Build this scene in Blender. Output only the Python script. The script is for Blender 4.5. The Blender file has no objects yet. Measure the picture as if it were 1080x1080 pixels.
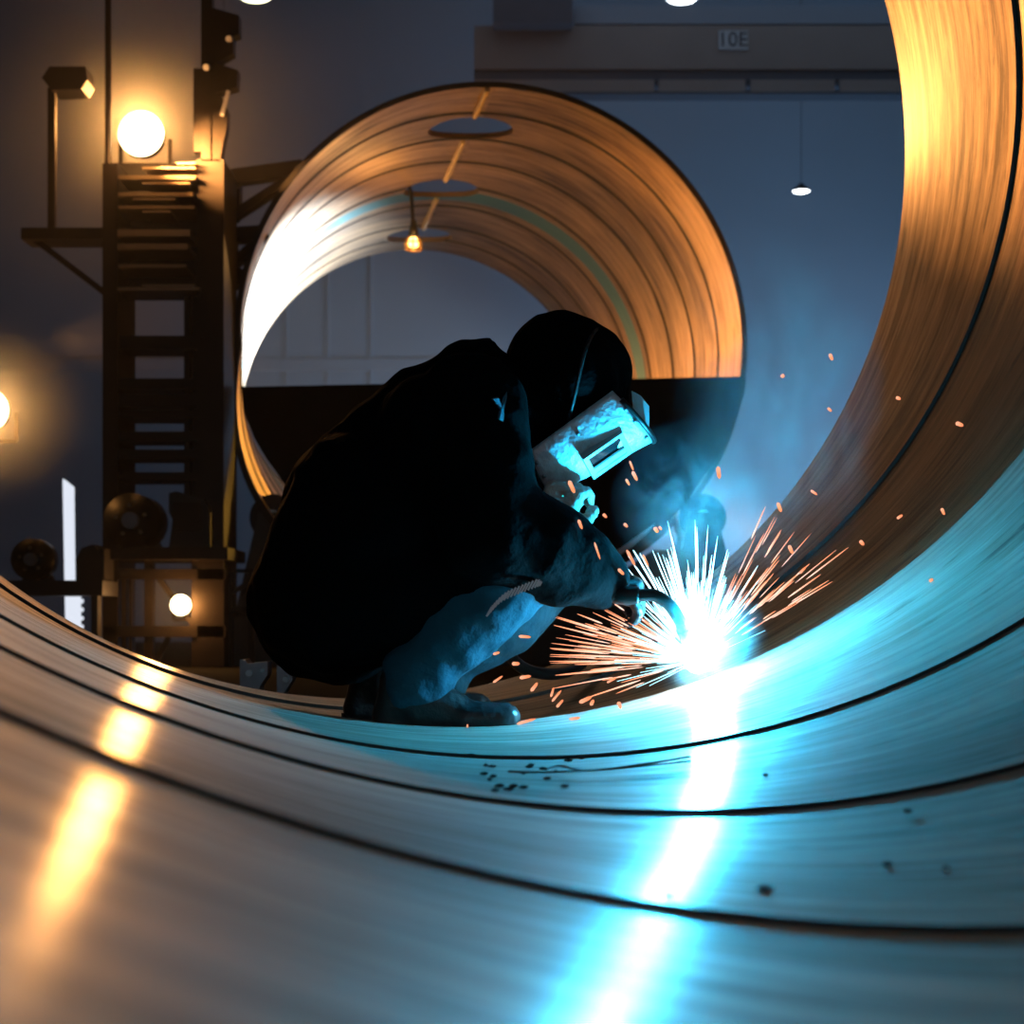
import bpy, bmesh, math, random
from mathutils import Vector, Matrix, noise
random.seed(7)
C = bpy.context.scene
COL = C.collection
PI = math.pi

# ------------------------------------------------------------------ camera, light, exposure
CY = 658.6
F = 2000.0
cam_d = bpy.data.cameras.new('camera'); cam = bpy.data.objects.new('camera', cam_d); COL.objects.link(cam)
cam.rotation_euler = (PI / 2, 0, 0)
cam_d.sensor_width = 36; cam_d.lens = F / 1080 * 36; cam_d.shift_y = (CY - 540) / 1080
cam_d.clip_start = 0.02; cam_d.clip_end = 200
cam_d.dof.use_dof = True; cam_d.dof.focus_distance = 3.95; cam_d.dof.aperture_fstop = 6.5
C.camera = cam

w = bpy.data.worlds.new('world'); C.world = w; w.use_nodes = True
w.node_tree.nodes['Background'].inputs[0].default_value = (0.16, 0.2, 0.27, 1)
w.node_tree.nodes['Background'].inputs[1].default_value = 0.02
C.view_settings.view_transform = 'Standard'; C.view_settings.look = 'None'
C.view_settings.exposure = 0.0; C.view_settings.gamma = 1.0; C.view_settings.use_curve_mapping = False
cy = C.cycles
cy.use_denoising = True
cy.max_bounces = 6; cy.diffuse_bounces = 3; cy.glossy_bounces = 4; cy.volume_bounces = 1
cy.sample_clamp_indirect = 6.0; cy.caustics_reflective = True; cy.caustics_refractive = False
cy.volume_max_steps = 96; cy.volume_step_rate = 2.0

def light(name, kind, loc, energy, color, size=0.1, aim=None, sizey=None, spot=None):
    d = bpy.data.lights.new(name, kind); o = bpy.data.objects.new(name, d); COL.objects.link(o)
    o.location = loc; d.energy = energy; d.color = color
    if kind == 'AREA':
        d.size = size
        if sizey: d.shape = 'RECTANGLE'; d.size_y = sizey
    else: d.shadow_soft_size = size
    if spot: d.spot_size = spot; d.spot_blend = 0.35
    if aim is not None: o.rotation_euler = (Vector(aim) - Vector(loc)).to_track_quat('-Z', 'Y').to_euler()
    return o

def P(px, py, Y): return Vector(((px - 540) / F * Y, Y, (CY - py) / F * Y))

WARM = (1.0, 0.42, 0.11)
ARC = (0.008, 0.52, 0.95)
# the welding arc
ARC_P = P(737, 697, 3.76)
light('arc_light', 'POINT', ARC_P + Vector((0, -0.02, 0.06)), 140, ARC, 0.03)
# floodlights on the tower, and an added haze light
light('floodlight_upper', 'SPOT', P(148, 140, 10.75), 800, WARM, 0.14, (1.2, 4.6, 1.75), None, math.radians(14.5))
light('floodlight_upper_side', 'SPOT', P(150, 142, 10.4), 2200, WARM, 0.14, (1.3, 12.6, 1.9), None, math.radians(40))
light('floodlight_upper_wash', 'SPOT', P(148, 140, 10.74), 460, WARM, 0.2, (-1.1, 3.2, 0.1), None, math.radians(13))
light('floodlight_glow', 'POINT', P(148, 140, 10.46), 22, WARM, 0.12)
light('haze_halo_light', 'POINT', P(148, 128, 11.35), 46, WARM, 0.1)  # added behind the floodlight to light the haze; no lamp there
light('floodlight_lower', 'SPOT', P(190, 638, 10.5), 170, WARM, 0.09, (-1.1, 2.8, 0.05), None, math.radians(12))
light('floodlight_lower_glow', 'POINT', P(190, 638, 10.46), 10, WARM, 0.06)
light('floodlight_edge', 'POINT', P(-10, 432, 10.75), 30, (1, .42, .1), 0.1)
# high-bay lighting of the hall, and two added fills
light('high_bay_back', 'AREA', (3.5, 21, 8.6), 38, (0.45, 0.68, 1.0), 9, (4.5, 26, 2.0), 4)
light('added_wall_fill', 'AREA', (4.6, 22.5, 0.6), 215, (0.33, 0.62, 1.0), 4, (3.0, 26, 3.0), 1)  # added blue fill for the far wall, no lamp there
light('open_end_fill', 'AREA', (0.5, -4.5, 1.9), 20, (0.85, 0.9, 1.0), 1.6, (0.1, 4.0, 0.6))  # added fill behind the camera, for surfaces that face it
# work lights behind and beside the far pipe, and the bright bay to the right of it, and an added pipe-wall fill
light('bay_light', 'SPOT', (3.9, 24.5, 0.9), 26000, (0.72, 0.85, 1.0), 0.25, (-1.65, 15.0, 2.0), None, math.radians(14.5))
light('work_light_left', 'SPOT', (-5.2, 21.5, 3.2), 900, WARM, 0.15, (0.9, 12.5, 2.0), None, 0.4)
light('work_light_inside', 'POINT', (-0.25, 12.3, 0.75), 55, (1, .52, .08), 0.08)
light('pipe_wall_fill', 'SPOT', (-0.3, 11.75, 0.75), 420, (1, .55, .06), 0.08, (-1.6, 11.6, 0.95), None, 0.9)  # added spot to brighten the pipe wall's lower left

# ------------------------------------------------------------------ material helpers
def mat(name, color=(.5, .5, .5), rough=.5, metal=0.0, emit=None, estr=0, spec=None, noise_amt=0, noise_scale=6, bump=0, bump_scale=30):
    m = bpy.data.materials.new(name); m.use_nodes = True
    nt = m.node_tree; b = nt.nodes['Principled BSDF']
    b.inputs['Base Color'].default_value = (*color, 1); b.inputs['Roughness'].default_value = rough; b.inputs['Metallic'].default_value = metal
    if spec is not None: b.inputs['Specular IOR Level'].default_value = spec
    if emit: b.inputs['Emission Color'].default_value = (*emit, 1); b.inputs['Emission Strength'].default_value = estr
    if noise_amt or bump:
        tc = nt.nodes.new('ShaderNodeTexCoord')
    if noise_amt:
        n = nt.nodes.new('ShaderNodeTexNoise'); n.inputs['Scale'].default_value = noise_scale; n.inputs['Detail'].default_value = 5
        nt.links.new(tc.outputs['Object'], n.inputs['Vector'])
        mx = nt.nodes.new('ShaderNodeMix'); mx.data_type = 'RGBA'
        mx.inputs[6].default_value = (*[c * (1 - noise_amt) for c in color], 1); mx.inputs[7].default_value = (*[min(1, c * (1 + noise_amt)) for c in color], 1)
        nt.links.new(n.outputs['Fac'], mx.inputs[0]); nt.links.new(mx.outputs[2], b.inputs['Base Color'])
    if bump:
        n2 = nt.nodes.new('ShaderNodeTexNoise'); n2.inputs['Scale'].default_value = bump_scale; n2.inputs['Detail'].default_value = 4
        nt.links.new(tc.outputs['Object'], n2.inputs['Vector'])
        bp = nt.nodes.new('ShaderNodeBump'); bp.inputs['Strength'].default_value = bump; bp.inputs['Distance'].default_value = .02
        nt.links.new(n2.outputs['Fac'], bp.inputs['Height']); nt.links.new(bp.outputs['Normal'], b.inputs['Normal'])
    return m

def pipe_metal(name, c0, c1, rough=(.3, .5), band=None, metal=1.0, coat=0.0, k=1.0, lo=.3, hi=.7):
    """rolled steel: mill streaks run round the pipe (UV: x = arc length, y = length along the axis)"""
    m = bpy.data.materials.new(name); m.use_nodes = True
    nt = m.node_tree; L = nt.links.new; b = nt.nodes['Principled BSDF']; b.inputs['Metallic'].default_value = metal
    b.inputs['Coat Weight'].default_value = coat; b.inputs['Coat Roughness'].default_value = .24; b.inputs['Coat IOR'].default_value = 1.7
    uv = nt.nodes.new('ShaderNodeUVMap'); uv.uv_map = 'UVMap'
    def nz(sx, sy, detail=5, rough_=.6):
        mp = nt.nodes.new('ShaderNodeMapping'); mp.inputs['Scale'].default_value = (sx, sy, 1); L(uv.outputs[0], mp.inputs[0])
        n = nt.nodes.new('ShaderNodeTexNoise'); n.inputs['Scale'].default_value = 1; n.inputs['Detail'].default_value = detail; n.inputs['Roughness'].default_value = rough_
        L(mp.outputs[0], n.inputs['Vector']); return n.outputs['Fac']
    def mrange(src, a, b_, lo, hi):
        r = nt.nodes.new('ShaderNodeMapRange'); r.inputs[1].default_value = a; r.inputs[2].default_value = b_; r.inputs[3].default_value = lo; r.inputs[4].default_value = hi
        L(src, r.inputs[0]); return r.outputs[0]
    big = nz(1.2 * k, 2.6 * k); streak = nz(2.2 * k, 26 * k, 7, .65); fine = nz(9, 160, 4); fleck = nz(4.5 * k, 24 * k, 4)
    mx = nt.nodes.new('ShaderNodeMix'); mx.data_type = 'RGBA'; mx.inputs[6].default_value = (*c0, 1); mx.inputs[7].default_value = (*c1, 1)
    ad = nt.nodes.new('ShaderNodeMath'); ad.operation = 'ADD'; L(mrange(big, lo, hi, 0, .55), ad.inputs[0]); L(mrange(streak, lo, hi, 0, .55), ad.inputs[1])
    L(ad.outputs[0], mx.inputs[0])
    mul = nt.nodes.new('ShaderNodeMix'); mul.data_type = 'RGBA'; mul.blend_type = 'MULTIPLY'; mul.inputs[0].default_value = 1
    L(mx.outputs[2], mul.inputs[6])
    fl = mrange(fleck, .60, .70, 1, .3)
    cc = nt.nodes.new('ShaderNodeCombineColor'); [L(fl, cc.inputs[i]) for i in range(3)]
    L(cc.outputs[0], mul.inputs[7]); col = mul.outputs[2]
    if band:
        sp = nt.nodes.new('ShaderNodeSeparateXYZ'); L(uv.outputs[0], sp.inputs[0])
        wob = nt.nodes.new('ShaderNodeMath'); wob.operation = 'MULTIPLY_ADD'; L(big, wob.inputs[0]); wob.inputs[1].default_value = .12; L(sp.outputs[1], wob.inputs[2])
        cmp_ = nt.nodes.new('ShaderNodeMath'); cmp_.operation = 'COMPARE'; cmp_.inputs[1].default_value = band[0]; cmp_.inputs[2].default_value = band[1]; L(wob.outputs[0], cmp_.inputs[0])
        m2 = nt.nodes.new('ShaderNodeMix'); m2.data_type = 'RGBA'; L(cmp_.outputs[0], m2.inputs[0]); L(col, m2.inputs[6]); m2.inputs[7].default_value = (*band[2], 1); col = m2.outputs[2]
    L(col, b.inputs['Base Color'])
    L(mrange(streak, .3, .7, *rough), b.inputs['Roughness'])
    h = nt.nodes.new('ShaderNodeMath'); h.operation = 'MULTIPLY_ADD'; L(streak, h.inputs[0]); h.inputs[1].default_value = 1.0; L(fine, h.inputs[2])
    bp = nt.nodes.new('ShaderNodeBump'); bp.inputs['Strength'].default_value = .35; bp.inputs['Distance'].default_value = .006
    L(h.outputs[0], bp.inputs['Height']); L(bp.outputs[0], b.inputs['Normal'])
    return m

def emat(name, color, strength, grad=None):
    m = bpy.data.materials.new(name); m.use_nodes = True; nt = m.node_tree; nt.nodes.clear()
    o = nt.nodes.new('ShaderNodeOutputMaterial'); e = nt.nodes.new('ShaderNodeEmission')
    e.inputs[0].default_value = (*color, 1); e.inputs[1].default_value = strength
    if grad:
        tc = nt.nodes.new('ShaderNodeTexCoord'); sp = nt.nodes.new('ShaderNodeSeparateXYZ'); nt.links.new(tc.outputs['Generated'], sp.inputs[0])
        r = nt.nodes.new('ShaderNodeValToRGB'); nt.links.new(sp.outputs[2], r.inputs[0])
        r.color_ramp.elements[0].color = (*color, 1); r.color_ramp.elements[1].color = (*grad, 1)
        r.color_ramp.elements[0].position = .15; r.color_ramp.elements[1].position = .7
        nt.links.new(r.outputs[0], e.inputs[0])
    nt.links.new(e.outputs[0], o.inputs[0]); return m

M = {}
M['pipe'] = pipe_metal('rolled_steel', (.15, .115, .085), (.62, .54, .46), (.85, .52), None, .85, .32, 1.0, .36, .64)
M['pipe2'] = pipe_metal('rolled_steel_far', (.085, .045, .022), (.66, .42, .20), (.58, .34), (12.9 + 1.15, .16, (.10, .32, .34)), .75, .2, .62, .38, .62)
M['pipe_far'] = pipe_metal('shaded_steel', (.045, .026, .015), (.36, .225, .12), (.58, .36), None, .9, .2, 1.0, .38, .64)  # darker copy of the steel: shade of the far plates put into the colour
M['seam'] = mat('weld_scale', (.018, .015, .013), .75, 0.0, noise_amt=.4)
M['mill'] = mat('mill_scale', (.06, .055, .05), .6, .6, noise_amt=.3)
M['concrete'] = mat('concrete_floor', (.010, .010, .011), 1.0, spec=.05, noise_amt=.3, noise_scale=2)
M['wall'] = mat('painted_wall', (.28, .32, .37), .85, noise_amt=.12, noise_scale=.6)
M['dark'] = mat('dark_steel', (.022, .017, .014), .42, .6, noise_amt=.35, noise_scale=9)
M['darkp'] = mat('dark_paint', (.016, .014, .013), .5, noise_amt=.3)
M['slat'] = mat('worn_steel_edge', (.35, .28, .2), .38, .9, noise_amt=.3)
M['girder'] = mat('girder_paint', (.30, .235, .20), .7, noise_amt=.15, noise_scale=2)
M['girder_dark'] = mat('girder_dark_paint', (.07, .08, .10), .7, noise_amt=.2)  # darker paint for the flange, bottom rail, trolley and ceiling
M['rubber'] = mat('black_rubber', (.008, .008, .008), .4, spec=.25)
M['sheet'] = mat('shade_sheet', (.003, .003, .0035), .9, spec=.05)
M['strip'] = emat('glowing_post', (.82, .88, 1), .95)  # post and rail glow in the material to look brightly lit
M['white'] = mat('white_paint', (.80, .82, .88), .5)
M['steel'] = mat('grey_steel', (.32, .33, .36), .35, .9, noise_amt=.25, noise_scale=20)
M['rope'] = mat('pale_bead', (.75, .55, .34), .6, .3, noise_amt=.4, noise_scale=30)
M['lamp'] = emat('lamp_glass', (1, .72, .35), 14)
M['bulb'] = emat('bulb_glass', (1, .55, .14), 7)
M['cage'] = mat('bulb_cage', (.5, .28, .08), .4, .6)
M['bay'] = emat('bay_glass', (.85, .93, 1), 9)
M['bayy'] = emat('bay_glass_warm', (1, .95, .6), 5)
M['arc'] = emat('arc_plasma', (.66, .91, 1), 190)
M['cloth'] = mat('black_cotton', (.0014, .0016, .002), .95, bump=.35, bump_scale=28, spec=.06)
M['hood'] = mat('hood_cloth', (.0014, .0016, .002), .95, bump=.4, bump_scale=40, spec=.06)
M['jeans'] = mat('blue_work_cloth', (.022, .075, .105), .9, bump=.5, bump_scale=22, spec=.08, noise_amt=.25, noise_scale=14)
M['leather'] = mat('black_leather', (.014, .014, .015), .45, bump=.3, bump_scale=35)
M['suede'] = mat('pale_suede', (.48, .46, .40), .75, bump=.6, bump_scale=45, noise_amt=.3, noise_scale=25)
M['skin'] = mat('skin', (.45, .26, .19), .55)
M['shield'] = mat('worn_aluminium', (.55, .55, .58), .55, .6, bump=.28, bump_scale=75, noise_amt=.35, noise_scale=28)
M['frame'] = mat('window_frame_paint', (.30, .34, .35), .4, .5)
M['glass'] = mat('dark_filter_glass', (.004, .010, .012), .08)
M['wood'] = mat('handle_wood', (.55, .42, .2), .6)
M['zip'] = mat('zip_metal', (.3, .3, .3), .35, .9)
M['sign'] = mat('sign_plate', (.52, .52, .52), .6, noise_amt=.2)
M['ink'] = mat('sign_ink', (.05, .045, .05), .7)

# ------------------------------------------------------------------ mesh helpers
def tag(o, label=None, cat=None, group=None, kind=None):
    if label: o['label'] = label
    if cat: o['category'] = cat
    if group: o['group'] = group
    if kind: o['kind'] = kind
    return o

def link(name, me, m, parent=None, smooth=True):
    o = bpy.data.objects.new(name, me); COL.objects.link(o)
    for x in (m if isinstance(m, (list, tuple)) else [m]):
        if x: me.materials.append(x)
    if smooth: me.polygons.foreach_set('use_smooth', [True] * len(me.polygons))
    if parent: o.parent = parent; o.matrix_parent_inverse = parent.matrix_basis.inverted()
    return o

def obj(name, bm, m, parent=None, smooth=False):
    me = bpy.data.meshes.new(name); bm.to_mesh(me); bm.free()
    return link(name, me, m, parent, smooth)

def empty(name, loc, label=None, cat=None, group=None):
    o = bpy.data.objects.new(name, None); COL.objects.link(o); o.location = loc; o.empty_display_size = .1
    return tag(o, label, cat, group)

def box(bm, a, b):
    x0, y0, z0 = [min(p, q) for p, q in zip(a, b)]; x1, y1, z1 = [max(p, q) for p, q in zip(a, b)]
    v = [bm.verts.new(p) for p in ((x0, y0, z0), (x1, y0, z0), (x1, y1, z0), (x0, y1, z0), (x0, y0, z1), (x1, y0, z1), (x1, y1, z1), (x0, y1, z1))]
    for f in ((3, 2, 1, 0), (4, 5, 6, 7), (0, 1, 5, 4), (1, 2, 6, 5), (2, 3, 7, 6), (3, 0, 4, 7)): bm.faces.new([v[i] for i in f])
    return bm

def pbox(bm, x0, y0, x1, y1, D, th):
    """box whose front face at distance D covers the given extent of the view; th metres deep"""
    a = P(x0, y1, D); b = P(x1, y0, D); return box(bm, a, (b.x, D + th, b.z))

def prism(bm, pts, D, th):
    f = [bm.verts.new(P(x, y, D)) for x, y in pts]; g = [bm.verts.new(P(x, y, D) + Vector((0, th, 0))) for x, y in pts]
    n = len(pts); bm.faces.new(f); bm.faces.new(g[::-1])
    for i in range(n): bm.faces.new((f[(i + 1) % n], f[i], g[i], g[(i + 1) % n]))
    bmesh.ops.recalc_face_normals(bm, faces=bm.faces[:]); return bm

def bar(bm, p, q, w_, d_=None):
    """rectangular bar between two points, w_ wide in the view plane, d_ deep"""
    d_ = d_ or w_; p = Vector(p); q = Vector(q); u = (q - p).normalized()
    s = Vector((0, 1, 0)); s = (s - u * s.dot(u)).normalized() if abs(u.y) < .95 else Vector((1, 0, 0)); t = u.cross(s)
    vs = []
    for c in (p, q):
        for i, j in ((-1, -1), (1, -1), (1, 1), (-1, 1)): vs.append(bm.verts.new(c + t * (i * w_ / 2) + s * (j * d_ / 2)))
    for f in ((3, 2, 1, 0), (4, 5, 6, 7), (0, 1, 5, 4), (1, 2, 6, 5), (2, 3, 7, 6), (3, 0, 4, 7)): bm.faces.new([vs[i] for i in f])
    bmesh.ops.recalc_face_normals(bm, faces=bm.faces[:]); return bm

def tube(bm, pts, radii, seg=10, cap=True):
    pts = [Vector(p) for p in pts]
    if not isinstance(radii, (list, tuple)): radii = [radii] * len(pts)
    rings = []; up = None
    for i, p in enumerate(pts):
        d = (pts[min(i + 1, len(pts) - 1)] - pts[max(i - 1, 0)]).normalized()
        if up is None: up = d.orthogonal().normalized()
        up = (up - d * up.dot(d)).normalized(); s = d.cross(up)
        rings.append([bm.verts.new(p + (up * math.cos(k * 2 * PI / seg) + s * math.sin(k * 2 * PI / seg)) * radii[i]) for k in range(seg)])
    for a, b in zip(rings, rings[1:]):
        for k in range(seg): bm.faces.new((a[k], a[(k + 1) % seg], b[(k + 1) % seg], b[k]))
    if cap: bm.faces.new(rings[0][::-1]); bm.faces.new(rings[-1])
    return bm

def smooth_pts(pts, n=8):
    pts = [Vector(p) for p in pts]; out = []
    for i in range(len(pts) - 1):
        p0 = pts[max(i - 1, 0)]; p1 = pts[i]; p2 = pts[i + 1]; p3 = pts[min(i + 2, len(pts) - 1)]
        for k in range(n):
            t = k / n
            out.append(.5 * ((2 * p1) + (p2 - p0) * t + (2 * p0 - 5 * p1 + 4 * p2 - p3) * t * t + (3 * p1 - p0 - 3 * p2 + p3) * t ** 3))
    return out + [pts[-1]]

def cyl(bm, c, axis, r, h, seg=32, r2=None):
    c = Vector(c); a = Vector(axis).normalized()
    return tube(bm, [c - a * h / 2, c + a * h / 2], [r, r2 if r2 is not None else r], seg)

def hull(bm, prims):
    """tapered capsules (p0, r0, p1, r1), each a convex hull of two balls"""
    for p0, r0, p1, r1 in prims:
        b2 = bmesh.new()
        for p, r in ((p0, r0), (p1, r1)):
            bmesh.ops.create_icosphere(b2, subdivisions=3, radius=r, matrix=Matrix.Translation(p))
        res = bmesh.ops.convex_hull(b2, input=b2.verts[:])
        dead = [e for e in res['geom_interior'] if isinstance(e, bmesh.types.BMVert)]
        bmesh.ops.delete(b2, geom=dead, context='VERTS')
        me = bpy.data.meshes.new('tmp'); b2.to_mesh(me); b2.free(); bm.from_mesh(me); bpy.data.meshes.remove(me)
    return bm

def blob(name, prims, m, parent=None, voxel=.012, smooth=6, wrinkle=0, wscale=9, extra=None):
    """one continuous surface grown round a chain of tapered capsules"""
    bm = hull(bmesh.new(), prims)
    if extra: extra(bm)
    me = bpy.data.meshes.new('tmp'); bm.to_mesh(me); bm.free()
    o = bpy.data.objects.new('tmp', me); COL.objects.link(o)
    r = o.modifiers.new('r', 'REMESH'); r.mode = 'VOXEL'; r.voxel_size = voxel
    s = o.modifiers.new('s', 'SMOOTH'); s.iterations = smooth; s.factor = .5
    me2 = bpy.data.meshes.new_from_object(o.evaluated_get(bpy.context.evaluated_depsgraph_get()))
    bpy.data.objects.remove(o); bpy.data.meshes.remove(me)
    if wrinkle:
        b2 = bmesh.new(); b2.from_mesh(me2); b2.normal_update()
        for v in b2.verts:
            q = Vector((v.co.x * wscale, v.co.y * wscale * .6, v.co.z * wscale))
            n1 = noise.noise(q); n2 = noise.noise(q * 2.3 + Vector((5, 1, 2)))
            v.co += v.normal * wrinkle * ((1 - abs(n1) * 2.2) * .7 + n2 * .5)
        b2.to_mesh(me2); b2.free()
    me2.name = name
    return link(name, me2, m, parent)

# ------------------------------------------------------------------ the hall
FZ = -0.24
def struct(name, a, b, m, kind='structure'):
    bm = bmesh.new(); box(bm, a, b); return tag(obj(name, bm, m), kind=kind)
struct('floor', (-13, -8, FZ - .2), (13, 27, FZ), M['concrete'])
struct('wall_back', (-13, 26, FZ), (13, 26.3, 10), M['wall'])
struct('wall_left', (-13.3, -8, FZ), (-13, 27, 10), M['wall'])
struct('wall_right', (13, -8, FZ), (13.3, 27, 10), M['wall'])
struct('wall_front', (-13, -8.3, FZ), (13, -8, 10), M['wall'])
struct('ceiling', (-13, -8, 10), (13, 27, 10.3), M['girder_dark'])
# pilasters and rail on the far wall
for i, px in enumerate((300, 344, 390)):
    bm = bmesh.new(); a = P(px, 100, 25.7); box(bm, (a.x - .02, 25.97, FZ), (a.x + .02, 26, 5.2)); tag(obj('trim_%d' % (i + 1), bm, M['wall']), kind='structure')
bm = bmesh.new(); a = P(100, 388, 25.7); b = P(900, 376, 25.7); box(bm, (-8, 25.94, a.z), (.3, 26, b.z)); tag(obj('trim_4', bm, mat('rail_paint', (.30, .32, .36), .8)), kind='structure')

# ------------------------------------------------------------------ foreground pipe
def lathe_pipe(name, prof, outer, seg, parent, mats, defo=None):
    """prof: (t, r, material of the strip that starts here); pipe axis = local Y"""
    bm = bmesh.new(); uvl = bm.loops.layers.uv.new('UVMap')
    pr = prof + [(prof[-1][0], prof[-1][1] + outer, 2), (prof[0][0], prof[0][1] + outer, 2)]
    rings = []
    for t, r, _ in pr:
        ring = []
        for k in range(seg):
            th = 2 * PI * k / seg + PI / 2; rr = r * (defo(th, t) if defo else 1)
            ring.append(bm.verts.new((rr * math.cos(th), t, rr * math.sin(th))))
        rings.append(ring)
    n = len(pr)
    for i in range(n):
        A = rings[i]; B = rings[(i + 1) % n]; mi = 1 if i == n - 1 else pr[i][2]
        for k in range(seg):
            k2 = (k + 1) % seg
            f = bm.faces.new((A[k], B[k], B[k2], A[k2])); f.material_index = mi
            f.smooth = True
            for lp, (u, v) in zip(f.loops, ((k, i), (k, i + 1), (k + 1, i + 1), (k + 1, i))):
                lp[uvl].uv = (u * 2 * PI / seg * 1.6, pr[v % n][0])
    bmesh.ops.recalc_face_normals(bm, faces=bm.faces[:])
    for e in bm.edges:
        if e.calc_face_angle(0) > .3: e.smooth = False
    me = bpy.data.meshes.new(name); bm.to_mesh(me); bm.free()
    return link(name, me, mats, parent, smooth=False)

Y1 = -.18891864
A1 = Vector((math.sin(Y1), math.cos(Y1), 0)); E1 = Vector((math.cos(Y1), -math.sin(Y1), 0))
O1 = E1 * .590 + Vector((0, 0, 1.3912))
R1 = 1.598
T_RIM, T_E, T_C, T_D, T_A, T_B = 5.273, 4.534, 3.712, 2.850, 1.994, 1.184
pipe1 = empty('steel_pipe', O1 + A1 * 1.2 + Vector((0, 0, -R1)), 'huge steel pipe the welder squats in, its inside filling the foreground', 'pipe')
H = .005
prof = [(-3.0, R1, 0)]
for t in (-1.4, -.45, .36, T_B, T_A, T_D):
    prof += [(t - .005, R1, 1), (t, R1 + .001, 1), (t + .0005, R1 - H, 1), (t + .003, R1 - H, 0)]
prof += [(T_C - .02, R1 - .010, 0), (T_C, R1 - .010, 1), (T_C + .001, R1 + .004, 1), (T_C + .02, R1 + .004, 3)]
prof += [(T_E - .006, R1 + .004, 1), (T_E, R1 + .005, 1), (T_E + .001, R1 - .004, 3), (T_RIM, R1, 1)]
sh = lathe_pipe('pipe_shell', prof, .028, 320, None, [M['pipe'], M['seam'], M['mill'], M['pipe_far']])
sh.location = O1; sh.rotation_euler = (0, 0, -Y1)
bpy.context.view_layer.update()
mw = sh.matrix_basis.copy(); sh.parent = pipe1; sh.matrix_parent_inverse = pipe1.matrix_basis.inverted(); sh.matrix_basis = mw

def on_pipe(px, py, r=R1 - .004):
    """where a line of sight meets the inside of the foreground pipe"""
    d = Vector(((px - 540) / F, 1, (CY - py) / F)); dd = d - A1 * d.dot(A1); oo = -O1 - A1 * (-O1).dot(A1)
    a = dd.dot(dd); b = 2 * dd.dot(oo); c = oo.dot(oo) - r * r
    s = (-b + math.sqrt(b * b - 4 * a * c)) / (2 * a); return d * s
def pipe_z(x, y, r=R1 - .008):
    """height of the pipe's inside below a point"""
    q = Vector((x, y, 0)) - Vector((O1.x, O1.y, 0)); u = q.dot(E1); return O1.z - math.sqrt(r * r - u * u)

# ------------------------------------------------------------------ second pipe, on turning rolls
Y2 = -.14212324
A2 = Vector((math.sin(Y2), math.cos(Y2), 0)); E2 = Vector((math.cos(Y2), -math.sin(Y2), 0))
O2 = E2 * 1.499 + Vector((0, 0, 1.6865)); R2 = 1.5; T2a, T2b = 11.1536, 16.088
pipe2 = empty('steel_pipe', O2 + A2 * 12 - Vector((0, 0, R2)), 'shorter steel pipe lying behind the welder with three round holes along its top', 'pipe')
def sag(th, t):
    d = math.degrees(th) % 360
    x = (d - 222) / 40
    k = (t - T2a) / (T2b - T2a)
    return 1 + (.125 - .375 * k) * max(0, 1 - x * x) ** 1.5 if abs(x) < 1 else 1
prof = [(T2a, R2, 0)]
for t in (11.72, 12.35, 12.98, 13.7, 14.35, 15.1, 15.6):
    prof += [(t - .03, R2, 1), (t, R2 + .001, 1), (t + .004, R2 - .007, 0)]
prof += [(T2b, R2, 1)]
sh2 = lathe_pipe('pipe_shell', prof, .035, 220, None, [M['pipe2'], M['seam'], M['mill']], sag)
# three manholes through the crown
cut = bmesh.new()
for t, dx in ((12.07, -.04), (13.78, -.05), (15.45, -.06)):
    cyl(cut, (dx, t, R2), (0, 0, 1), .275, .5, 40)
cme = bpy.data.meshes.new('cut'); cut.to_mesh(cme); cut.free(); co = bpy.data.objects.new('cut', cme); COL.objects.link(co)
bo = sh2.modifiers.new('b', 'BOOLEAN'); bo.operation = 'DIFFERENCE'; bo.object = co; bo.solver = 'EXACT'
me2 = bpy.data.meshes.new_from_object(sh2.evaluated_get(bpy.context.evaluated_depsgraph_get()))
sh2.modifiers.clear(); old = sh2.data; sh2.data = me2; bpy.data.objects.remove(co); bpy.data.meshes.remove(old); me2.name = 'pipe_shell_far'
beads = []; pts = []; rad = []
for i in range(160):
    t = T2a + .01 + 4.4 * i / 159
    if any(abs(t - q) < .29 for q in (12.07, 13.78, 15.45)):
        if len(pts) > 3: beads.append(obj('weld_bead', tube(bmesh.new(), pts, rad, 8), M['rope'], None, True))
        pts = []; rad = []; continue
    pts.append((-.05, t, R2 - .010)); rad.append(.016 + .005 * math.sin(i * 2.1))
if len(pts) > 3: beads.append(obj('weld_bead', tube(bmesh.new(), pts, rad, 8), M['rope'], None, True))
for o in [sh2] + beads:
    o.location = O2; o.rotation_euler = (0, 0, -Y2); mw = Matrix.Translation(O2) @ Matrix.Rotation(-Y2, 4, 'Z')
    o.parent = pipe2; o.matrix_parent_inverse = pipe2.matrix_basis.inverted(); o.matrix_basis = mw
for o in beads: o['label'] = 'pale lengthwise weld bead'

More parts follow.
